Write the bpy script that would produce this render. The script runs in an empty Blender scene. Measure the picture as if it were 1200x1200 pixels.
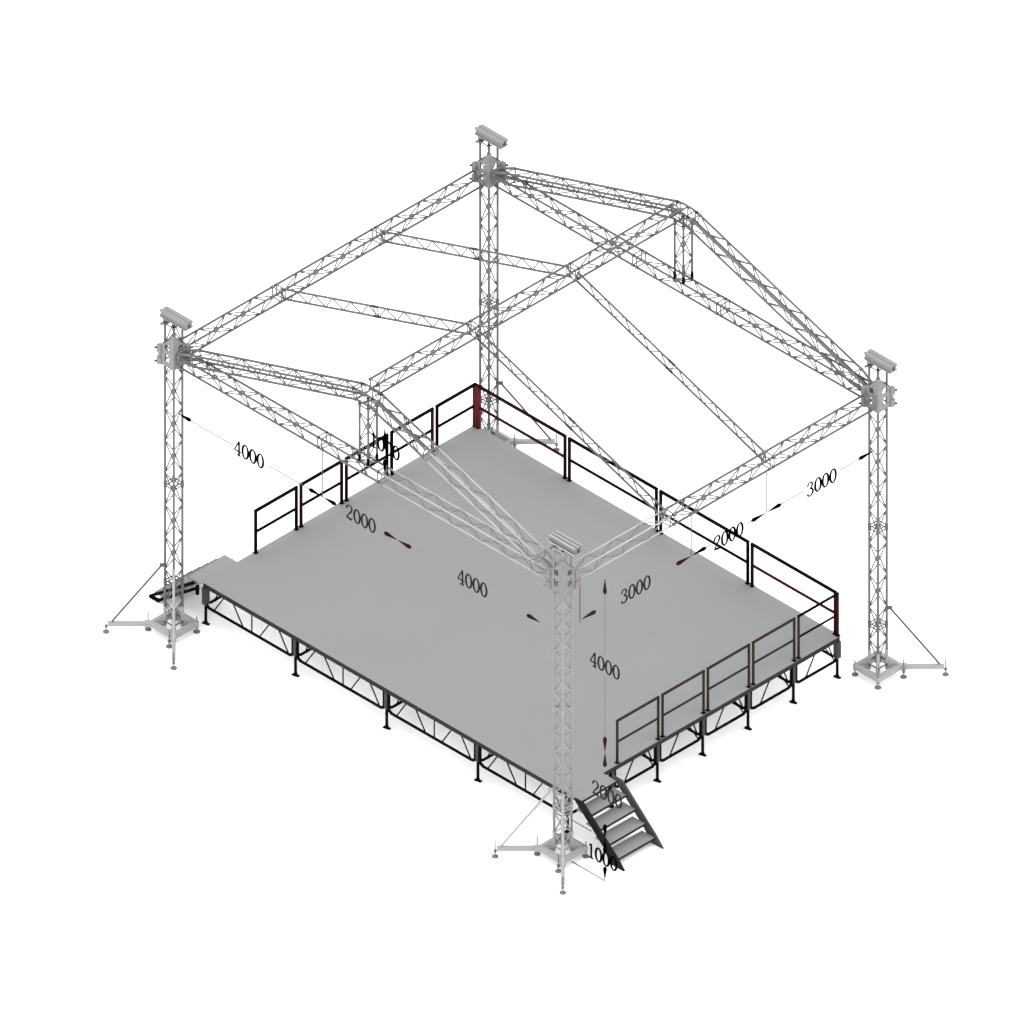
import bpy, math, random
from mathutils import Vector, Matrix
random.seed(4)
sc = bpy.context.scene
COL = sc.collection
V = Vector

# ------------------------------------------------------------------ materials
LIGHT = 2.5                      # strength of the white surround that lights the whole model

def lin(s):
    s /= 255.0
    return s / 12.92 if s <= 0.04045 else ((s + 0.055) / 1.055) ** 2.4

def mat(name, rgb, rough=0.75, spec=0.03, var=0.06, scale=6.0, metal=0.0):
    """painted or bare metal: base colour with a faint procedural unevenness"""
    m = bpy.data.materials.new(name)
    m.use_nodes = True
    nt = m.node_tree
    b = nt.nodes['Principled BSDF']
    b.inputs['Roughness'].default_value = rough
    b.inputs['Specular IOR Level'].default_value = spec
    b.inputs['Metallic'].default_value = metal
    c = [lin(v) / LIGHT for v in rgb]
    tc = nt.nodes.new('ShaderNodeTexCoord')
    no = nt.nodes.new('ShaderNodeTexNoise')
    no.inputs['Scale'].default_value = scale
    no.inputs['Detail'].default_value = 4
    rp = nt.nodes.new('ShaderNodeValToRGB')
    rp.color_ramp.elements[0].position = 0.3
    rp.color_ramp.elements[1].position = 0.7
    rp.color_ramp.elements[0].color = [min(1, x * (1 - var)) for x in c] + [1]
    rp.color_ramp.elements[1].color = [min(1, x * (1 + var)) for x in c] + [1]
    nt.links.new(tc.outputs['Object'], no.inputs['Vector'])
    nt.links.new(no.outputs['Fac'], rp.inputs['Fac'])
    nt.links.new(rp.outputs['Color'], b.inputs['Base Color'])
    return m

M = {}
M['floor'] = mat('grey_stage_board', (178, 180, 179), 0.9, 0.0, 0.02, 0.6)
M['edge'] = mat('dark_edge_steel', (66, 66, 67), 0.7, 0.03, 0.10)
M['post'] = mat('dark_grey_steel', (92, 92, 93), 0.6, 0.03, 0.10)
M['black'] = mat('black_steel', (17, 16, 16), 0.6, 0.012, 0.1)
M['softblack'] = mat('brown_black_steel', (68, 58, 53), 0.6, 0.01, 0.1)
M['maroon'] = mat('maroon_painted_steel', (52, 20, 20), 0.6, 0.01, 0.15)
M['crimson'] = mat('crimson_painted_steel', (132, 50, 63), 0.6, 0.01, 0.12)
M['redrail'] = mat('dark_red_painted_steel', (78, 28, 30), 0.6, 0.01, 0.12)
M['tread'] = mat('grey_step_board', (182, 183, 183), 0.9, 0.0, 0.03, 2.0)
M['stringer'] = mat('charcoal_stringer', (50, 47, 46), 0.6, 0.02, 0.25, 5.0)
M['chord'] = mat('dull_aluminium_tube', (134, 134, 134), 0.5, 0.05, 0.08)
M['lace'] = mat('dull_aluminium_bracing', (134, 134, 134), 0.5, 0.04, 0.08)
M['mast'] = mat('tower_aluminium_tube', (146, 146, 146), 0.5, 0.05, 0.08)
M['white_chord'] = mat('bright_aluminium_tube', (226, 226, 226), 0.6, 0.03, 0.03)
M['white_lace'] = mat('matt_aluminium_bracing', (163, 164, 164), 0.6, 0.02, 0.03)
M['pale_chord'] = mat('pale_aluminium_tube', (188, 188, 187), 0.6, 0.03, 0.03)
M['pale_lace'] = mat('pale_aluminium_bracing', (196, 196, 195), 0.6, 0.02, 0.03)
M['sleeve'] = mat('cast_grey_sleeve', (178, 178, 178), 0.6, 0.02, 0.04)
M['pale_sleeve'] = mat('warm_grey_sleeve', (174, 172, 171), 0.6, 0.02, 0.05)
M['joint'] = mat('light_joint_metal', (150, 150, 150), 0.6, 0.02, 0.05)
M['base'] = mat('light_grey_base_steel', (206, 206, 206), 0.6, 0.02, 0.03)
M['brace'] = mat('mid_grey_brace', (120, 120, 120), 0.6, 0.03, 0.06)
M['pad'] = mat('grey_jack_pad', (150, 150, 150), 0.6, 0.02, 0.04)
M['bolt'] = mat('dark_bolt', (70, 70, 70), 0.5, 0.04, 0.06)
M['ink'] = mat('black_lettering', (6, 6, 6), 0.9, 0.0, 0.0)
M['softink'] = mat('charcoal_lettering', (54, 54, 54), 0.9, 0.0, 0.0)
M['brownink'] = mat('brown_lettering', (70, 34, 28), 0.9, 0.0, 0.1)
M['hairline'] = mat('grey_hairline', (120, 120, 120), 0.9, 0.0, 0.0)
M['bounce_white'] = mat('white_bounce_panel', (250, 250, 250), 0.9, 0.0, 0.0)  # near-white of the added reflector panel under the floor
for n in ('bounce_white',):
    for e in M[n].node_tree.nodes['Color Ramp'].color_ramp.elements:
        e.color = (0.86, 0.86, 0.86, 1)
M['ground'] = mat('white_studio_ground', (255, 255, 255), 1.0, 0.0, 0.0)
for e, c in zip(M['ground'].node_tree.nodes['Color Ramp'].color_ramp.elements, (0.895, 0.905)):
    e.color = (c, c, c, 1)

# ------------------------------------------------------------------ mesh builder
class MB:
    def __init__(s):
        s.v, s.f = [], []

    def add(s, vs, fs):
        o = len(s.v)
        s.v += [V(p) for p in vs]
        s.f += [[i + o for i in f] for f in fs]
        return s

    def tube(s, a, b, r, r2=None, n=8):
        a, b = V(a), V(b)
        d = (b - a).normalized()
        h = V((0, 0, 1)) if abs(d.z) < 0.9 else V((1, 0, 0))
        u = d.cross(h).normalized()
        w = d.cross(u)
        r2 = r if r2 is None else r2
        vs = []
        for p, q in ((a, r), (b, max(r2, 1e-4))):
            for k in range(n):
                t = 2 * math.pi * (k + 0.5) / n
                vs.append(p + u * (q * math.cos(t)) + w * (q * math.sin(t)))
        fs = [[k, (k + 1) % n, n + (k + 1) % n, n + k] for k in range(n)]
        fs += [list(range(n))[::-1], list(range(n, 2 * n))]
        return s.add(vs, fs)

    def path(s, pts, r, n=8):
        """one bent tube through pts, mitred at the bends"""
        pts = [V(p) for p in pts]
        vs, fs = [], []
        ref = None
        for i, p in enumerate(pts):
            d0 = (p - pts[i - 1]).normalized() if i else None
            d1 = (pts[i + 1] - p).normalized() if i < len(pts) - 1 else None
            t = (d0 + d1).normalized() if d0 and d1 else (d0 or d1)
            if ref is None:
                h = V((0, 0, 1)) if abs(t.z) < 0.9 else V((1, 0, 0))
                ref = t.cross(h).normalized()
            u = (ref - t * ref.dot(t)).normalized()
            ref = u
            w = t.cross(u)
            k = 1.0
            if d0 and d1:
                k = 1.0 / max(0.5, math.cos(d0.angle(d1) / 2))
            for j in range(n):
                a = 2 * math.pi * (j + 0.5) / n
                vs.append(p + u * (r * k ** 0.5 * math.cos(a)) + w * (r * k ** 0.5 * math.sin(a)))
        m = len(pts)
        for i in range(m - 1):
            for j in range(n):
                fs.append([i * n + j, i * n + (j + 1) % n, (i + 1) * n + (j + 1) % n, (i + 1) * n + j])
        fs += [list(range(n))[::-1], [(m - 1) * n + j for j in range(n)]]
        return s.add(vs, fs)

    def box(s, lo, hi):
        x0, y0, z0 = lo
        x1, y1, z1 = hi
        vs = [(x0, y0, z0), (x1, y0, z0), (x1, y1, z0), (x0, y1, z0),
              (x0, y0, z1), (x1, y0, z1), (x1, y1, z1), (x0, y1, z1)]
        return s.add(vs, [[0, 3, 2, 1], [4, 5, 6, 7], [0, 1, 5, 4], [1, 2, 6, 5], [2, 3, 7, 6], [3, 0, 4, 7]])

    def bar(s, a, b, w, h, up=(0, 0, 1)):
        """rectangular bar from a to b, w across and h along up"""
        a, b = V(a), V(b)
        d = (b - a).normalized()
        u = d.cross(V(up)).normalized()
        t = u.cross(d).normalized()
        vs = []
        for p in (a, b):
            for i, j in ((-1, -1), (1, -1), (1, 1), (-1, 1)):
                vs.append(p + u * (i * w / 2) + t * (j * h / 2))
        return s.add(vs, [[3, 2, 1, 0], [4, 5, 6, 7], [0, 1, 5, 4], [1, 2, 6, 5], [2, 3, 7, 6], [3, 0, 4, 7]])

    def prism(s, poly, ext):
        """planar polygon pushed along ext"""
        n = len(poly)
        p = [V(q) for q in poly]
        e = V(ext)
        return s.add(p + [q + e for q in p],
                     [list(range(n))[::-1], list(range(n, 2 * n))] +
                     [[k, (k + 1) % n, n + (k + 1) % n, n + k] for k in range(n)])

    def ribbon(s, pts, ws, ax, ay, org, nrm, th, closed=False):
        """flat stroke through 2-D points, widths ws, thickness th"""
        n = len(pts)
        L, R = [], []
        for i in range(n):
            p = pts[i]
            a = pts[(i - 1) % n] if (closed or i) else p
            b = pts[(i + 1) % n] if (closed or i < n - 1) else p
            dx, dy = b[0] - a[0], b[1] - a[1]
            l = math.hypot(dx, dy) or 1
            nx, ny = -dy / l, dx / l
            w = ws[i] / 2
            L.append((p[0] + nx * w, p[1] + ny * w))
            R.append((p[0] - nx * w, p[1] - ny * w))
        def W(q, k):
            return org + ax * q[0] + ay * q[1] + nrm * k
        m = n if closed else n - 1
        vs, fs = [], []
        for i in range(n):
            vs += [W(L[i], th / 2), W(R[i], th / 2), W(R[i], -th / 2), W(L[i], -th / 2)]
        for i in range(m):
            a, b = 4 * i, 4 * ((i + 1) % n)
            for k in range(4):
                fs.append([a + k, a + (k + 1) % 4, b + (k + 1) % 4, b + k])
        if not closed:
            fs += [[3, 2, 1, 0], [4 * (n - 1) + k for k in range(4)]]
        return s.add(vs, fs)

    def build(s, name, m, parent=None, label=None, smooth=False):
        me = bpy.data.meshes.new(name)
        off = V((0, 0, 0))
        q = parent
        while q is not None:
            off += q.location
            q = q.parent
        me.from_pydata([tuple(p - off) for p in s.v], [], s.f)
        me.validate()
        me.update()
        import bmesh
        bm = bmesh.new()
        bm.from_mesh(me)
        bmesh.ops.recalc_face_normals(bm, faces=bm.faces)
        bm.to_mesh(me)
        bm.free()
        if smooth:
            for p in me.polygons:
                p.use_smooth = len(p.vertices) == 4
        me.materials.append(M[m])
        o = bpy.data.objects.new(name, me)
        COL.objects.link(o)
        if parent is not None:
            o.parent = parent
        if label:
            o['label'] = label
        return o


def thing(name, label, cat, loc, group=None):
    o = bpy.data.objects.new(name, None)
    COL.objects.link(o)
    o.empty_display_size = 0.2
    o.location = loc
    o['label'] = label
    o['category'] = cat
    if group:
        o['group'] = group
    return o

# ------------------------------------------------------------------ ground
g = MB().add([(-150, -150, 0), (150, -150, 0), (150, 150, 0), (-150, 150, 0)], [[0, 1, 2, 3]]).build('ground', 'ground')
g['kind'] = 'structure'

# ------------------------------------------------------------------ stage platform
LX, LY, H = 10.06, 7.5, 1.0
stage = thing('stage_platform', 'large grey stage platform on short black steel legs under the roof truss', 'stage', (LX / 2, LY / 2, 0))
MB().box((-0.012, -0.012, H - 0.009), (LX + 0.012, LY + 0.012, H)).build('floor', 'floor', stage)
MB().box((0.06, 0.06, H - 0.05), (LX - 0.06, LY - 0.06, H - 0.023)).build('bounce_panel', 'bounce_white', stage)  # unseen white panel, added to bounce light onto the ground under the stage
zt, zb = H - 0.0093, H - 0.128
MB().box((0, 0, zb), (LX, 0.05, zt)).build('edge_beam', 'edge', stage)
MB().box((LX - 0.05, 0.053, zb), (LX, LY - 0.053, zt)).build('edge_beam', 'edge', stage)
MB().box((0, LY - 0.05, zb), (LX, LY, zt)).build('edge_beam', 'edge', stage)
MB().box((0, 0.053, zb), (0.05, LY - 0.053, zt)).build('edge_beam', 'edge', stage)

PX, PY = LX / 4, LY / 6
ZC = 0.43                        # height of the lower tube of the under-frames

def frame(a, d, L, diag):
    """lower tube with turned-up ends, two uprights and thin web bars, from point a along d"""
    a, d = V(a), V(d)
    P = lambda t, z: a + d * t + V((0, 0, z - a.z))
    m = MB()
    m.path([P(0.065, zb + 0.02), P(0.065, ZC + 0.09), P(0.085, ZC + 0.035), P(0.15, ZC), P(L - 0.15, ZC),
            P(L - 0.085, ZC + 0.035), P(L - 0.065, ZC + 0.09), P(L - 0.065, zb + 0.02)], 0.031)
    for t0, t1 in diag:
        m.tube(P(t0, ZC + 0.01), P(t1, zb + 0.02), 0.0145, n=6)
    return m.build('under_frame', 'black', stage)

DX = [(0.28, 0.56), (1.08, 0.79), (1.32, 1.32), (1.53, 1.81), (2.33, 2.05)]
DY = [(0.28, 0.56), (1.10, 0.82)]
yi, xi = 0.025, LX - 0.025
for i in range(4):
    frame((i * PX, yi, 0), (1, 0, 0), PX, DX)                   # long open side
for i in range(5):
    x = min(max(i * PX, 0.025), xi)
    frame((x, 0.03, 0), (0, 1, 0), PY - 0.03, DY)               # cross frames behind it
for j in range(1, 6):
    frame((xi, j * PY, 0), (0, 1, 0), PY, [(0.33, 0.59), (1.13, 0.86)])
for j in range(1, 7):
    y = min(j * PY, LY - 0.025)
    frame((LX - PX, y, 0), (1, 0, 0), PX - 0.03, DX)            # frames running in from the railed side

def leg(x, y, corner=False):
    m = MB()
    m.tube((x, y, 0.015), (x, y, zb), 0.030, n=10)
    o = m.build('leg', 'black', stage, smooth=True)
    f = MB().bar((x - 0.075, y - 0.02, 0.012), (x + 0.075, y + 0.02, 0.012), 0.06, 0.02)
    f.tube((x, y, 0.0225), (x, y, 0.055), 0.042, n=10)
    f.build('foot', 'black', o)
    s = MB()
    w = 0.055 if corner else 0.036
    s.box((x - w, y - w, ZC + 0.05), (x + w, y + w, zb - 0.002))
    s.build('leg_socket', 'post', o)

for i in range(5):
    x = min(max(i * PX, 0.04), LX - 0.04)
    leg(x, 0.035, i in (0, 4))
for j in range(1, 7):
    leg(LX - 0.035, min(j * PY, LY - 0.04), j == 6)
for x in (0.04,):
    for j in (2, 4, 6):
        leg(x, min(j * PY, LY - 0.04))
for i in (1, 2, 3):
    leg(i * PX, LY - 0.035)

# ------------------------------------------------------------------ railings
def rail(a, b, label, mats, label2=None, rr=0.035):
    """two posts, top rail and middle rail between a and b"""
    a, b = V(a), V(b)
    p0, p1, top, mid = mats
    t = thing('guard_rail', label, 'railing', (a.x, a.y, H), 'guard rails round the stage')
    d = (b - a).normalized()
    Z = V((0, 0, 1))
    top_z = 1.0
    m0 = rr + (0.018 if p0 == 'crimson' else 0)
    MB().tube(a + Z * 0.012, a + Z * (top_z - 0.0), m0, n=10).build('post', p0, t, smooth=True)
    MB().tube(b + Z * 0.012, b + Z * (top_z - 0.0), rr + (0.018 if p1 == 'crimson' else 0), n=10).build('post', p1, t, smooth=True)
    for p in (a, b):
        MB().box((p.x - 0.042, p.y - 0.042, H + 0.001), (p.x + 0.042, p.y + 0.042, H + 0.0115)).build('base_plate', 'black', t)
    MB().tube(a + Z * top_z - d * 0.02, b + Z * top_z + d * 0.02, rr * 1.03, n=10).build('top_rail', top, t, smooth=True)
    MB().tube(a + Z * 0.5 + d * rr, b + Z * 0.5 - d * rr, rr * 0.85, n=10).build('middle_rail', mid, t, smooth=True)

LN = ['black railing panel on the left stage side, next to the left stairs',
      'dark railing panel on the left stage side, second counted from the left stairs',
      'dark railing panel on the left stage side, crossed by the gable king post',
      'black railing panel on the left stage side, second counted from the crimson corner post',
      'black railing panel on the left stage side, ending at the crimson back corner post']
LM = [('black', 'black', 'black', 'black'), ('maroon', 'maroon', 'black', 'black'), ('maroon', 'black', 'black', 'black'),
      ('black', 'redrail', 'black', 'black'), ('black', 'crimson', 'black', 'black')]
RN = ['short dark railing panel on the right stage side, next to the near stairs',
      'short dark railing panel on the right stage side, second from the near stairs',
      'short dark railing panel in the middle of the five on the right stage side',
      'short dark railing panel on the right stage side, second from the right corner',
      'short railing panel on the right stage side with red post at the right corner']
for k in range(5):
    y0 = 1.42 + 1.25 * k
    a = (0.03, y0, H)
    b = (0.03, y0 + 1.12 if k < 4 else LY - 0.03, H)
    rail(a, b, LN[k], LM[k])
    m = ('softblack', 'softblack', 'softblack', 'softblack')
    if k == 4:
        m = ('softblack', 'redrail', 'black', 'maroon')
    rail((LX - 0.03, y0 - 0.03, H), (LX - 0.03, y0 + 1.10 if k < 4 else LY - 0.03, H), RN[k], m, rr=0.027)
BN = ['long railing panel on the back stage side with bright crimson post and red rails',
      'long black railing panel on the back stage side, second from the crimson corner post',
      'long black railing panel on the back stage side, behind the 2000 dimension',
      'long railing panel on the back stage side ending in the red right corner post']
BM = [('crimson', 'maroon', 'maroon', 'redrail'), ('maroon', 'black', 'black', 'black'),
      ('maroon', 'black', 'black', 'black'), ('maroon', 'redrail', 'black', 'redrail')]
for k in range(4):
    x0 = 0.11 + 2.52 * k
    rail((x0, LY - 0.03, H), (x0 + 2.40 if k < 3 else LX - 0.10, LY - 0.03, H), BN[k], BM[k])

# ------------------------------------------------------------------ stairs
def stairs(sx, x0, label, shiny):
    """sx +1 runs down towards +X, -1 towards -X; x0 is the stage edge"""
    t = thing('stage_stairs', label, 'stairs', (x0, 0.45, 0), 'stairs up to the stage')
    k = 1.0 if sx > 0 else 0.87
    X = lambda q: x0 + sx * (q - LX) * k
    prof = [(10.33, 1.06), (11.19, 0.27), (11.40, 0.0), (11.72, 0.0), (11.50, 0.24), (10.58, 1.07)]
    if sx < 0:
        prof = None
    for y in (-0.12, 0.95):
        m = MB()
        if sx > 0:
            m.prism([(X(q), y, z) for q, z in prof], (0, 0.045, 0))
        else:                            # open stringer of two flat bars joined at the foot
            yy = y + 0.0225
            m.bar((-0.16, yy, 0.955), (-1.36, yy, 0.035), 0.045, 0.06)
            m.bar((-0.03, yy, 0.90), (-1.15, yy, 0.03), 0.045, 0.06)
            m.bar((-1.12, yy, 0.034), (-1.375, yy, 0.034), 0.052, 0.06)
            m.bar((-0.06, yy, 0.72), (-0.06, yy, 0.94), 0.052, 0.05, (1, 0, 0))
        m.build('stringer', ('stringer' if y < 0 else 'post') if sx > 0 else 'black', t)
    for i in range(5):
        zt_ = 0.172 + 0.2105 * i
        nose = 11.50 - 0.262 * i
        back = nose - 0.345
        if i == 4:
            back = LX + 0.0135
            zt_ = H + 0.002
        a, b = sorted((X(nose), X(back)))
        o = MB().box((a, -0.072, zt_ - 0.03), (b, 0.947, zt_)).build('tread', 'tread' if i < 4 else 'floor', t)
        e = sorted((X(nose + 0.002), X(nose + 0.016)))
        MB().box((e[0], -0.072, zt_ - 0.045), (e[1], 0.947, zt_ - 0.004)).build('nosing', 'softblack', o)
stairs(1, LX, 'near flight of stairs with four grey open treads at the front corner', True)
stairs(-1, 0.0, 'left flight of stairs seen edge on behind the left tower base', False)

# ------------------------------------------------------------------ truss
def zig(m, A, B, C, D, phase, pitch, r, start):
    """zigzag between chord A-B and chord C-D"""
    L = (B - A).length
    d = (B - A) / L
    t = pitch * phase
    pts, side = [], start
    while t < L:
        p = (A if side == 0 else C) + d * t
        pts.append(p)
        side ^= 1
        t += pitch
    for p, q in zip(pts, pts[1:]):
        m.tube(p, q, r, n=6)

def truss_parts(root, p0, p1, up, cm, lm, s=0.12, cr=0.0255, lr=0.0128, pitch=0.375, trim=(0, 0), rings=(), ends=True, jm='joint', phase=0.0):
    p0, p1 = V(p0), V(p1)
    d = (p1 - p0).normalized()
    u = d.cross(V(up)).normalized()
    w = u.cross(d).normalized()
    a, b = p0 + d * trim[0], p1 - d * trim[1]
    cs = [(a + u * (i * s) + w * (j * s), b + u * (i * s) + w * (j * s)) for i, j in ((-1, -1), (1, -1), (1, 1), (-1, 1))]
    for q0, q1 in cs:
        MB().tube(q0, q1, cr, n=8).build('chord', cm, root, smooth=True)
    m = MB()
    for k in range(4):
        (A, B), (C, D) = cs[k], cs[(k + 1) % 4]
        zig(m, A + d * 0.06, B - d * 0.06, C + d * 0.06, D - d * 0.06, 0.15 + phase + 0.03 * k, pitch, lr, k % 2)
    m.build('lacing', lm, root)
    ts = list(rings)
    L = (b - a).length
    if ends:
        ts += [0.035, L - 0.035]
    for t in ts:
        m = MB()
        for k in range(4):
            (A, B), (C, D) = cs[k], cs[(k + 1) % 4]
            m.tube(A + d * t, C + d * t, lr * 1.1, n=6)
            m.tube(A + d * (t - 0.035), A + d * (t + 0.035), cr * 1.3, n=8)
        m.build('coupler', jm, root)

def truss(name, label, group, p0, p1, up=(0, 0, 1), cm='chord', lm='lace', cat='truss', **kw):
    t = thing(name, label, cat, p0, group)
    truss_parts(t, p0, p1, up, cm, lm, **kw)
    return t

TX0, TX1, TY0, TY1 = -0.21, 10.52, -0.60, 8.09
ZT = 6.64                        # centre of the roof ring
ZP, ZR = 8.30, 8.46              # gable peak and ridge
MX = (TX0 + TX1) / 2
YA, YB = 2.30, 5.05              # purlin lines
XA, XB = 3.93, 6.24              # joints of the gable bottom chords

# ------------------------------------------------------------------ towers
def tower(x, y, label, sides, pale=False):
    t = thing('truss_tower', label, 'tower', (x, y, 0), 'corner towers of the roof')
    cm, lm = ('pale_chord', 'pale_lace') if pale else ('mast', 'lace')
    sm = 'pale_sleeve' if pale else 'sleeve'
    truss_parts(t, (x, y, 0.22), (x, y, 7.40), (0, 1, 0), cm, lm, cr=0.028 if not pale else 0.026, rings=(0.95, 1.02, 3.28, 3.35), pitch=0.385 if not pale else 0.24,
                lr=0.0128 if not pale else 0.0155,
                jm=lm, phase=0.1 * (x > 5) + 0.2 * (y > 5))
    # base frame
    m = MB()
    h, zb_ = 0.30, 0.20
    for i, j in ((0, 1), (1, 0)):
        for q in (-1, 1):
            e = h + 0.05 if i == 0 else h - 0.052
            a = V((x - (e if i == 0 else -q * h), y - (e if i == 1 else -q * h), zb_))
            a = V((x - e, y + q * h, zb_)) if i == 0 else V((x + q * h, y - e, zb_))
            b = V((x + e, y + q * h, zb_)) if i == 0 else V((x + q * h, y + e, zb_))
            m.bar(a, b, 0.10, 0.10)
    m.build('base_frame', 'base', t)
    m = MB()
    for i, j in ((-1, -1), (1, -1), (1, 1), (-1, 1)):
        m.bar((x + i * 0.13, y + j * 0.13, 0.2), (x + i * 0.265, y + j * 0.265, 0.2), 0.09, 0.085)
        m.prism([(x + i * 0.14, y + j * 0.14, 0.245), (x + i * 0.29, y + j * 0.29, 0.252), (x + i * 0.14, y + j * 0.14, 0.42)],
                (0.012 * j, -0.012 * i, 0))
        m.tube((x + i * 0.12, y + j * 0.12, 0.15), (x + i * 0.12, y + j * 0.12, 0.62), 0.033, n=10)
    m.build('mast_foot', 'base', t)
    r2 = math.sqrt(0.5)
    dirs = {'left': V((-r2, -r2, 0)), 'right': V((r2, r2, 0)), 'near': V((r2, -r2, 0)), 'far': V((-r2, r2, 0))}
    c = V((x, y, 0))
    def jack(p, parent, hh=0.40):
        m = MB().tube(p + V((0, 0, 0.028)), p + V((0, 0, hh)), 0.013, n=8)
        m.tube(p + V((0, 0, 0.002)), p + V((0, 0, 0.016)), 0.066, n=14)
        m.tube(p + V((0, 0, 0.0163)), p + V((0, 0, 0.045)), 0.045, 0.02, n=12)
        m.tube(p + V((0, 0, 0.11)), p + V((0, 0, 0.155)), 0.034, n=8)
        m.build('screw_jack', 'pad', parent)
    for s_, d in dirs.items():
        if s_ in sides:
            L = 1.29 if s_ != 'near' else 1.20
            o = MB().bar(c + d * 0.47 + V((0, 0, 0.2)), c + d * L + V((0, 0, 0.2)), 0.075, 0.085)
            o.bar(c + d * 0.36 + V((0, 0, 0.2)), c + d * 0.56 + V((0, 0, 0.2)), 0.105, 0.106)
            o = o.build('outrigger', 'base', t)
            jack(c + d * (L + 0.03), o, 0.38)
            jack(c + d * 0.50 + d.cross(V((0, 0, 1))) * 0.085, o, 0.42)
            a = c + d * (L - 0.09) + V((0, 0, 0.26))
            b = c + d * 0.23 + V((0, 0, 1.60))
            m = MB().tube(a, b, 0.021 if s_ != 'near' else 0.028, n=8)
            m.tube(b - d * 0.035, b + d * 0.05, 0.04, n=8)
            m.tube(b - d * 0.035, b - d * 0.10, 0.022, n=8)
            m.build('brace', 'brace' if (s_ != 'near' and not pale) else 'base', t)
        else:
            jack(c + d * 0.45, t, 0.36)
    # sleeve block that carries the roof: two windowed front plates, two side lobes, slim rear posts
    m = MB()
    S, T = 0.19, 0.02
    def face(q0, q1, poly):
        """plate strips on the -Y and +X faces, q measured from the near corner"""
        cx, cy = x + S, y - S
        m.prism([(cx - q, cy, ZT + z) for q, z in poly], (0, T, 0))
        m.prism([(cx, cy + max(q, T + 0.0005), ZT + z) for q, z in poly], (-T, 0, 0))
    face(0, 0, [(0, -0.235), (0.13, -0.215), (0.13, 0.46), (0.065, 0.555), (0, 0.59)])
    face(0, 0, [(0.25, -0.215), (0.38, -0.23), (0.38, 0.25), (0.25, 0.315)])
    for z0, z1, z2_, z3 in ((-0.215, -0.215, -0.10, -0.10), (0.07, 0.07, 0.17, 0.17), (0.31, 0.295, 0.315, 0.46)):
        face(0, 0, [(0.1302, z0), (0.2498, z1), (0.2498, z2_), (0.1302, z3)])
    for i, j in ((-1, -1), (1, 1)):
        cx, cy = x + i * S, y + j * S
        poly = [(-0.05, -0.05), (0.03, -0.05), (0.05, 0.0), (0.05, 0.05), (0.0, 0.05), (-0.05, 0.03)]
        for z0, z1 in ((-0.22, -0.05), (0.06, 0.23)):
            m.prism([(cx + i * p, cy + j * q, ZT + z0) for p, q in poly], (0, 0, z1 - z0))
        m.prism([(cx + i * p * 0.55, cy + j * q * 0.55, ZT - 0.0498) for p, q in poly], (0, 0, 0.1096))
    m.box((x - S, y + S - 0.06, ZT - 0.23), (x - S + 0.06, y + S, ZT + 0.30))
    for z in (-0.20, 0.22):
        m.box((x - S + 0.002, y - S + 0.06, ZT + z), (x - S + 0.02, y + S - 0.062, ZT + z + 0.03))
        m.box((x - S + 0.062, y + S - 0.02, ZT + z), (x + S - 0.06, y + S - 0.002, ZT + z + 0.03))
    o = m.build('sleeve_block', sm, t)
    b = MB()
    for i, j in ((-1, -1), (1, 1)):
        for z in (-0.16, 0.16):
            p = V((x + i * (S + 0.045), y + j * (S + 0.045), ZT + z))
            b.tube(p, p + V((i * 0.035, j * 0.035, 0)), 0.022, n=8)
    b.build('bolt', 'bolt' if not pale else 'pale_sleeve', o)
    # hoist head: pair of I-beams along X
    hm = 'white_lace' if pale else 'sleeve'
    m = MB()
    x0, x1 = x - 0.29, x + 0.43
    for q in (-0.056, 0.056):
        m.box((x0, y + q - 0.05, 7.565), (x1, y + q + 0.05, 7.59))
        m.box((x0, y + q - 0.05, 7.44), (x1, y + q + 0.05, 7.465))
        m.box((x0 + 0.004, y + q - 0.02, 7.4652), (x1 - 0.004, y + q + 0.02, 7.5648))
        m.box((x0 - 0.03, y + q - 0.012, 7.569), (x0 - 0.001, y + q + 0.012, 7.588))
        m.box((x0 - 0.03, y + q - 0.012, 7.442), (x0 - 0.001, y + q + 0.012, 7.462))
        m.box((x1 + 0.001, y + q - 0.012, 7.569), (x1 + 0.03, y + q + 0.012, 7.588))
    o = m.build('hoist_head', hm, t)
    m = MB()
    for q in (-0.10, 0.08):
        m.box((x - 0.20, y + q - 0.008, 7.30), (x - 0.12, y + q + 0.008, 7.437))
    m.tube((x - 0.16, y - 0.085, 7.34), (x - 0.16, y + 0.065, 7.34), 0.05, n=14)
    m.tube((x - 0.20, y - 0.16, 7.33), (x - 0.20, y - 0.115, 7.33), 0.03, n=8)
    m.build('pulley', hm, o)
    if pale:
        m = MB()
        for q in (-0.095, 0.0, 0.095):
            m.bar((x0, y + q, 7.597), (x1, y + q, 7.597), 0.022, 0.012)
        m.bar((x0, y - 0.113, 7.452), (x1, y - 0.113, 7.452), 0.01, 0.024)
        m.build('flange_edge', 'white_chord', o)

tower(TX0, TY1, 'tall grey truss tower at the back corner, behind the crimson railing post', ('right',))
tower(TX0, TY0, 'grey truss tower at the left corner, in front of the left stairs', ('left', 'near'))
tower(TX1, TY1, 'grey truss tower at the right corner with one outrigger pointing right', ('right',))
tower(TX1, TY0, 'pale grey truss tower at the near corner, standing against the stage floor', ('left', 'near'), True)

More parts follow.
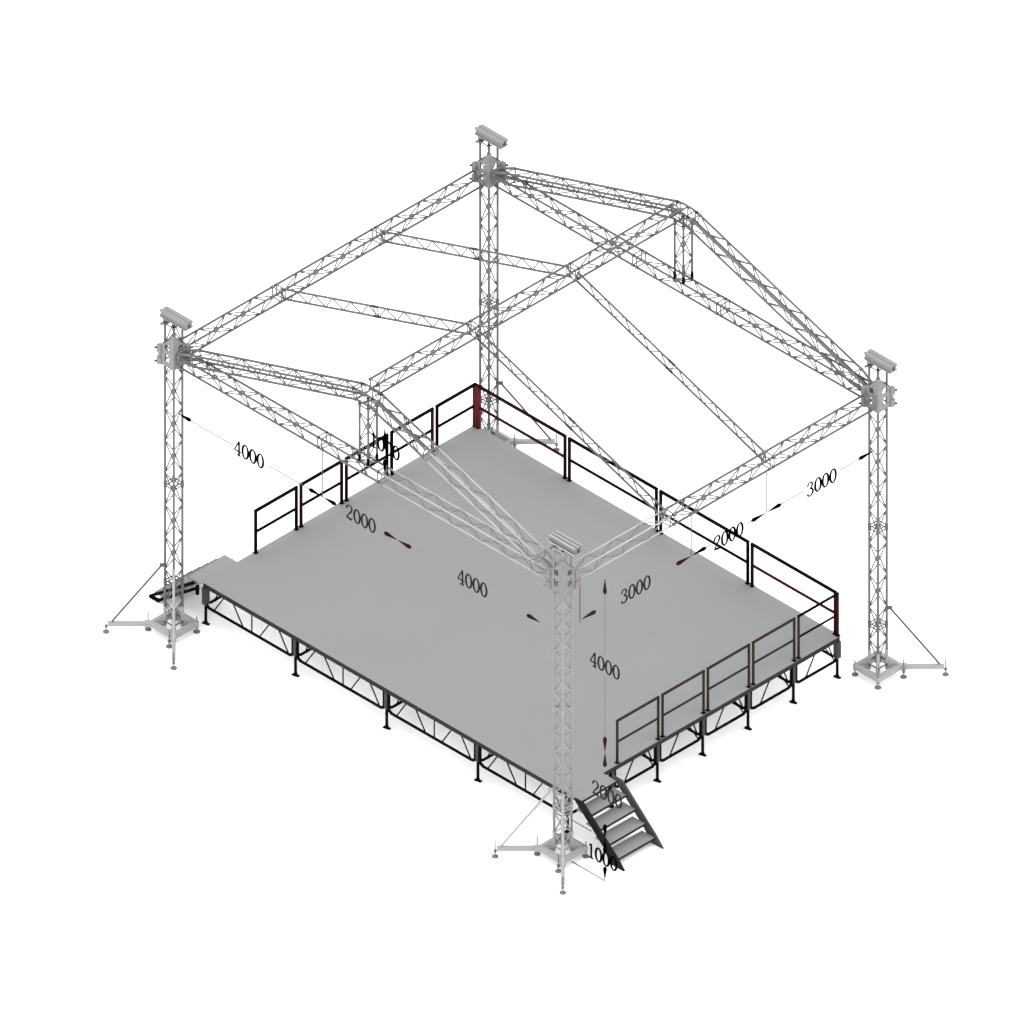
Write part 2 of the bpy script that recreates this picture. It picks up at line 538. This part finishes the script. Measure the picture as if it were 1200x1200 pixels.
# ------------------------------------------------------------------ roof ring
e = 0.24
SG = 'side beams of the roof'
def yb(x, y0, y1, lab, **k):
    truss('side_truss', lab, SG, (x, y0, ZT), (x, y1, ZT), **k)
yb(TX0, TY0 + e, YA - 0.02, 'side truss segment leaving the left tower on the left roof edge', phase=0.1)
yb(TX0, YA + 0.02, YB - 0.02, 'middle truss segment of the left roof edge, between two purlins', phase=0.3)
yb(TX0, YB + 0.02, TY1 - e, 'side truss segment joining the back tower on the left roof edge')
yb(TX1, TY0 + e, YA - 0.02, 'white lined truss segment leaving the pale near tower on the right roof edge', cm='white_chord', lm='white_lace', jm='white_lace', cr=0.0165, lr=0.011)
yb(TX1, YA + 0.02, YB - 0.02, 'middle truss segment of the right roof edge, above the 2000 dimension', phase=0.2)
yb(TX1, YB + 0.02, TY1 - e, 'side truss segment joining the right tower on the right roof edge', phase=0.1)
CG = 'bottom chords of the gables'
def xb(y, x0, x1, lab, **k):
    truss('gable_truss', lab, CG, (x0, y, ZT), (x1, y, ZT), **k)
xb(TY0, TX0 + e, XA - 0.02, 'level gable truss segment between the left tower and the front king post')
xb(TY0, XA + 0.02, 5.56, 'short level gable truss segment under the front king post', phase=0.2)
xb(TY0, 5.60, TX1 - e, 'white lined level gable truss segment running into the pale near tower', cm='white_chord', lm='white_lace', jm='white_lace', cr=0.0165, lr=0.011)
xb(TY1, TX0 + e, XA - 0.02, 'level gable truss segment between the back tower and the back king post', phase=0.1)
xb(TY1, XA + 0.02, XB - 0.02, 'short level gable truss segment under the back king post', phase=0.3)
xb(TY1, XB + 0.02, TX1 - e, 'level gable truss segment between the back king post and the right tower')

# rafters, peak blocks, king posts
PB = 0.26
RG = 'sloping rafters of the gables'
def rafter(y, sx, lab, cm='chord', lm='lace', f0=0.0, f1=1.0, fork=True, ph=0.0, jm='joint'):
    xt = TX0 if sx < 0 else TX1
    a = V((xt, y, ZT)); b = V((MX + sx * PB, y, ZP))
    p0 = a.lerp(b, f0) if f0 > 0 else a + (b - a).normalized() * 0.62
    p1 = a.lerp(b, f1)
    t = truss('rafter_truss', lab, RG, p0, p1, cm=cm, lm=lm, phase=ph, jm=jm, **({'cr': 0.0165, 'lr': 0.011} if jm != 'joint' else {}))
    if fork:
        d = (b - a).normalized()
        q = a + d * 0.24
        m = MB()
        side = V((0, 1, 0))
        w = d.cross(side)
        for i in (-1, 1):
            for j in (-1, 1):
                m.tube(p0 + side * (0.12 * i) + w * (0.12 * j), q + side * (0.09 * i) + V((0, 0, 0.07 * (1 if w.z * j > 0 else -1))), 0.028, n=8)
        m.bar(q - side * 0.13, q + side * 0.13, 0.05, 0.22)
        m.build('hinge_fork', jm, t)
rafter(TY0, -1, 'rafter truss sloping up from the left tower to the front peak')
rafter(TY0, 1, 'white lined lower rafter truss sloping down over the floor to the near tower', 'white_chord', 'white_lace', 0.0, 0.715, True, 0.2, 'white_lace')
rafter(TY0, 1, 'dark upper rafter truss just right of the front peak, crossing the railings', 'chord', 'lace', 0.722, 1.0, False, 0.1)
rafter(TY1, -1, 'rafter truss sloping up from the back tower to the back peak', ph=0.3)
rafter(TY1, 1, 'rafter truss sloping down from the back peak to the right tower', cm='mast', ph=0.15)

for y, lab, kl in ((TY0, 'angled peak block on top of the front king post', 'short upright king post truss in the front gable'),
                   (TY1, 'angled peak block on top of the back king post', 'short upright king post truss in the back gable')):
    t = thing('peak_block', lab, 'truss joint', (MX, y, ZP), 'peak blocks of the gables')
    sl = math.atan2(ZP - ZT, MX - PB - TX0)
    for q in (-0.12, 0.12):
        for j in (-0.12, 0.12):
            dx = -j * math.sin(sl)
            m = MB().path([(MX - PB + 0.02 + dx, y + q, ZP + j * math.cos(sl)), (MX - 0.12, y + q, ZP + 0.02 + j * 1.04),
                           (MX + 0.12, y + q, ZP + 0.02 + j * 1.04), (MX + PB - 0.02 - dx, y + q, ZP + j * math.cos(sl))], 0.025)
            m.build('chord', 'chord', t)
    m = MB()
    for x in (-0.21, 0.0, 0.21):
        for q in (-0.12, 0.12):
            m.tube((MX + x, y + q, ZP - 0.12), (MX + x, y + q, ZP + 0.14), 0.013, n=6)
        for j in (-0.11, 0.14):
            m.tube((MX + x, y - 0.12, ZP + j), (MX + x, y + 0.12, ZP + j), 0.013, n=6)
    for q in (-0.12, 0.12):
        m.tube((MX - 0.21, y + q, ZP - 0.11), (MX, y + q, ZP + 0.13), 0.010, n=6)
        m.tube((MX + 0.21, y + q, ZP - 0.11), (MX, y + q, ZP + 0.13), 0.010, n=6)
    m.build('lacing', 'lace', t)
    m = MB()
    for i in (-1, 1):
        for q in (-0.12, 0.12):
            m.tube((MX + i * 0.22, y + q, ZP + 0.125), (MX + i * 0.30, y + q, ZP + 0.11), 0.032, n=8)
            m.tube((MX + i * 0.12, y + q, ZP - 0.155), (MX + i * 0.12, y + q, ZP - 0.09), 0.030, n=8)
    m.build('coupler', 'bolt', t)
    k = truss('king_post', kl, 'king posts of the gables', (MX, y, ZT + 0.15), (MX, y, ZP - 0.16), up=(0, 1, 0), pitch=0.34)
    for i in (-1, 1):
        for j in (-1, 1):
            MB().tube((MX + i * 0.12, y + j * 0.12, ZT + 0.145), (MX + i * 0.12, y + j * 0.12, ZT + 0.30), 0.034, n=8).build('foot_clamp', 'black', k)

# ridge
GG = 'segments of the ridge beam'
truss('ridge_truss', 'ridge truss segment leaving the front peak, nearest to the left side', GG, (MX, TY0 + 0.15, ZR), (MX, YA - 0.02, ZR))
truss('ridge_truss', 'middle ridge truss segment passing behind the back tower', GG, (MX, YA + 0.02, ZR), (MX, YB - 0.02, ZR), phase=0.2)
truss('ridge_truss', 'ridge truss segment running into the back peak', GG, (MX, YB + 0.02, ZR), (MX, TY1 - 0.15, ZR), phase=0.3)

# purlins: flat ladder trusses
def purlin(y, sx, lab):
    xt = TX0 if sx < 0 else TX1
    a = V((xt, y, ZT + 0.0)); b = V((MX, y, ZR - 0.02))
    d = (b - a).normalized()
    p0, p1 = a + d * 0.17, b - d * 0.17
    t = thing('roof_purlin', lab, 'purlin', p0, 'purlins between the ridge and the side beams')
    w = V((0, 1, 0)).cross(d)
    w = w if w.z > 0 else -w
    c = 0.11
    MB().tube(p0 + w * c, p1 + w * c, 0.0235, n=8).build('chord', 'chord', t, smooth=True)
    MB().tube(p0 - w * c, p1 - w * c, 0.0235, n=8).build('chord', 'chord', t, smooth=True)
    m = MB()
    L = (p1 - p0).length
    s_, k = 0.12, 0
    P = lambda q, z: p0 + d * q + w * (c * z)
    while s_ + 0.26 < L - 0.1:
        m.tube(P(s_, 1 if k % 2 else -1), P(s_ + 0.26, -1 if k % 2 else 1), 0.013, n=6)
        s_ += 0.26
        k += 1
    m.build('lacing', 'lace', t)
    m = MB()
    for q in (0.5 * L - 0.05, 0.5 * L + 0.05):
        m.tube(P(q, -1), P(q, 1), 0.010, n=6)
        for z in (-1, 1):
            m.tube(P(q - 0.045, z), P(q + 0.045, z), 0.027, n=8)
    m.build('coupler', 'bolt', t)
    for q, sg in ((0, -1), (L, 1)):
        m = MB()
        for z in (-1, 1):
            m.tube(P(q, z), P(q + sg * 0.075, z * 0.95), 0.026, n=8)
        m.tube(P(q + sg * 0.06, -1.1), P(q + sg * 0.06, 1.1), 0.02, n=8)
        m.build('end_claw', 'joint', t)
purlin(YA, -1, 'flat ladder purlin on the left roof slope, nearer to the left tower')
purlin(YB, -1, 'flat ladder purlin on the left roof slope, passing behind the back tower mast')
purlin(YA, 1, 'flat ladder purlin on the right roof slope, ending beside the back railing')
purlin(YB, 1, 'flat ladder purlin on the right roof slope, hanging in the clear middle')

# ------------------------------------------------------------------ dimension marks (writing that stands in the drawing)
def digit(ch):
    """strokes in a box 0.62 wide, 1 high: list of (points, widths, closed)"""
    if ch == '0':
        pts, ws = [], []
        for k in range(28):
            a = 2 * math.pi * k / 28
            pts.append((0.31 + 0.235 * math.cos(a), 0.5 + 0.47 * math.sin(a)))
            ws.append(0.075 + 0.055 * abs(math.cos(a)))
        return [(pts, ws, True)]
    if ch == '1':
        return [([(0.33, 0.0), (0.33, 1.0)], [0.11, 0.11], False), ([(0.16, 0.84), (0.33, 0.98)], [0.05, 0.08], False),
                ([(0.14, 0.02), (0.52, 0.02)], [0.06, 0.06], False)]
    if ch == '2':
        pts = [(0.08, 0.70), (0.08, 0.80), (0.14, 0.92), (0.26, 0.98), (0.40, 0.96), (0.50, 0.86), (0.51, 0.72), (0.44, 0.58),
               (0.30, 0.40), (0.16, 0.22), (0.07, 0.05)]
        return [(pts, [0.10, 0.11, 0.09, 0.07, 0.08, 0.11, 0.12, 0.11, 0.09, 0.07, 0.06], False),
                ([(0.07, 0.05), (0.18, 0.12), (0.36, 0.05), (0.48, 0.05), (0.55, 0.18)], [0.08, 0.10, 0.12, 0.10, 0.05], False)]
    if ch == '3':
        a = [(0.09, 0.74), (0.11, 0.86), (0.20, 0.96), (0.33, 0.97), (0.44, 0.90), (0.47, 0.76), (0.42, 0.62), (0.26, 0.53)]
        b = [(0.26, 0.53), (0.43, 0.48), (0.52, 0.34), (0.50, 0.16), (0.38, 0.04), (0.23, 0.02), (0.10, 0.10), (0.07, 0.22)]
        return [(a, [0.10, 0.09, 0.07, 0.07, 0.09, 0.11, 0.09, 0.06], False), (b, [0.06, 0.09, 0.12, 0.12, 0.08, 0.07, 0.09, 0.11], False)]
    if ch == '4':
        return [([(0.42, 0.0), (0.42, 1.0)], [0.11, 0.11], False), ([(0.42, 0.99), (0.05, 0.30)], [0.07, 0.07], False),
                ([(0.04, 0.29), (0.60, 0.29)], [0.07, 0.06], False), ([(0.27, 0.015), (0.57, 0.015)], [0.06, 0.06], False)]

TH, TW = 0.335, 0.208

def number(txt, c, ax, m, parent, size=1.0):
    bold = 1.28 if m == 'ink' else 1.05
    ax = V(ax)
    ay = V((0, 0, 1))
    n = ax.cross(ay)
    mb = MB()
    pitch = TW * size
    h = TH * size
    for i, ch in enumerate(txt):
        o = V(c) + ax * (pitch * (i - len(txt) / 2)) - ay * (h / 2)
        for q, (pts, ws, cl) in enumerate(digit(ch)):
            # strokes are lifted 3 mm from each other so that no two faces share a plane
            mb.ribbon([(p[0] * h * 0.98, p[1] * h) for p in pts], [w * h * bold for w in ws], ax, ay, o + n * (0.003 * q), n, 0.010 + 0.0015 * q, cl)
    return mb.build('number', m, parent)

def arrow(tip, tail, m, parent, r=0.042):
    tip, tail = V(tip), V(tail)
    mb = MB().tube(tip, tip.lerp(tail, 0.86), 0.004, r, n=10)
    mb.tube(tip.lerp(tail, 0.8601), tail, r, r * 0.55, n=10)
    mb.build('arrowhead', m, parent, smooth=True)

def dimension(label, a, b, txt, tc, tax, ink, arrows=('ink', 'ink'), exts=(), gap=None, line=True, lr=0.0105, al=0.40, outside=(False, False)):
    a, b = V(a), V(b)
    d = (b - a).normalized()
    L = (b - a).length
    t = thing('dimension_mark', label, 'dimension', a, 'dimension marks with numbers')
    number(txt, tc, tax, ink, t)
    if arrows[0]:
        arrow(a + d * 0.01, a + d * al * (-1 if outside[0] else 1), arrows[0], t)
    if arrows[1]:
        arrow(b - d * 0.01, b - d * al * (-1 if outside[1] else 1), arrows[1], t)
    if line:
        g0, g1 = gap if gap else (0.5, 0.5)
        MB().tube(a + d * 0.02, a + d * (L * g0), lr, n=6).build('dimension_line', 'hairline', t)
        MB().tube(a + d * (L * g1), b - d * 0.02, lr, n=6).build('dimension_line', 'hairline', t)
    for p, q in exts:
        MB().tube(p, q, lr, n=6).build('extension_line', 'hairline', t)
    return t

ax, ay = (1, 0, 0), (0, 1, 0)
z1 = 5.28
X0, X1, X2, X3 = -0.10, 3.894, 5.965, 9.90
Yd = TY0
dimension('black number 4000 between the left tower and the left railing', (X0, Yd, z1), (X1, Yd, z1), '4000', (1.87, Yd, z1), ax, 'ink',
          exts=[((X1, Yd, ZT - 0.16), (X1, Yd, z1 - 0.02))], gap=(0.385, 0.635), al=0.36)
dimension('grey number 2000 with dark red arrows on the left part of the floor', (X1, Yd, z1), (X2, Yd, z1), '2000', (4.95, Yd, z1), ax, 'softink',
          ('ink', 'brownink'), gap=(0.22, 0.78), line=False, al=0.36)
dimension('grey number 4000 in the middle of the floor, left of the near tower', (X2, Yd, z1), (X3, Yd, z1), '4000', (8.03, Yd, z1), ax, 'softink',
          ('brownink', 'brownink'), line=False, al=0.36)
z2 = 5.41
Y0, Y1, Y2, Y3 = -0.10, 2.94, 5.01, 7.97
xd = TX1
dimension('grey number 3000 on the floor just right of the near tower', (xd, Y0, z2), (xd, Y1, z2), '3000', (xd, 1.41, z2 - 0.03), ay, 'softink',
          ('softink', 'brownink'), exts=[((xd, Y1, ZT - 0.2), (xd, Y1, z2 + 0.02)), ((xd, Y0 - 0.03, ZT - 0.2), (xd, Y0 - 0.03, z2 - 0.05))], line=False)
dimension('black number 2000 crossed by the rails of the back railing', (xd, Y1, z2), (xd, Y2, z2), '2000', (xd, 3.97, z2 - 0.04), ay, 'ink',
          ('ink', 'ink'), exts=[((xd, Y2, ZT - 0.2), (xd, Y2, z2 + 0.02))], gap=(0.27, 0.76))
dimension('black number 3000 between the roof purlin and the right tower', (xd, Y2, z2), (xd, Y3, z2), '3000', (xd, 6.54, z2 - 0.04), ay, 'ink',
          ('ink', 'ink'), gap=(0.35, 0.69))
xv, yv = 11.68, TY0
dimension('grey upright dimension numbered 4000 on the floor, right of the near tower', (xv, yv, 3.07), (xv, yv, 7.22), '4000', (xv, yv, 5.14), ax, 'softink',
          ('brownink', 'softink'), gap=(0.44, 0.56), al=0.36, lr=0.0045)
dimension('dark number 2000 above the top step of the near stairs', (xv, yv, 1.0), (xv, yv, 3.07), '2000', (xv + 0.06, yv, 2.09), ax, 'softink',
          ('ink', 'softink'), line=False, al=0.34)
dimension('black number 1000 beside the foot of the near stairs', (xv, yv, 0.006), (xv, yv, 1.0), '1000', (11.61, yv, 0.53), ax, 'ink',
          ('ink', 'ink'), exts=[((10.75, yv, 0.006), (xv, yv, 0.006)), ((10.75, yv, 1.0), (11.30, yv, 1.0))], line=False, al=0.32)
xk = 5.61
dimension('black number 1000 with upright arrows right of the front king post', (xk, Yd, 6.62), (xk, Yd, 7.81), '1000', (xk, Yd, 7.34), ax, 'ink',
          ('ink', 'ink'), line=False, al=0.40)

# ------------------------------------------------------------------ camera
cam = bpy.data.cameras.new('camera')
cam.type = 'ORTHO'
cam.ortho_scale = 1200 / 60.104
cam.clip_end = 400
co = bpy.data.objects.new('camera', cam)
COL.objects.link(co)
co.location = V((1.590, 6.928, 0)) + V((1, -1, 1)) * 40
co.rotation_euler = (math.radians(54.7356), 0, math.radians(45))
sc.camera = co

# ------------------------------------------------------------------ light: an even white surround, as in a light tent
w = bpy.data.worlds.new('World')
sc.world = w
w.use_nodes = True
w.node_tree.nodes['Background'].inputs['Color'].default_value = (1, 1, 1, 1)
w.node_tree.nodes['Background'].inputs['Strength'].default_value = LIGHT

sc.view_settings.view_transform = 'Standard'
sc.view_settings.look = 'None'
sc.view_settings.exposure = 0
sc.view_settings.gamma = 1
sc.view_settings.use_curve_mapping = False
sc.cycles.max_bounces = 8
sc.cycles.diffuse_bounces = 6
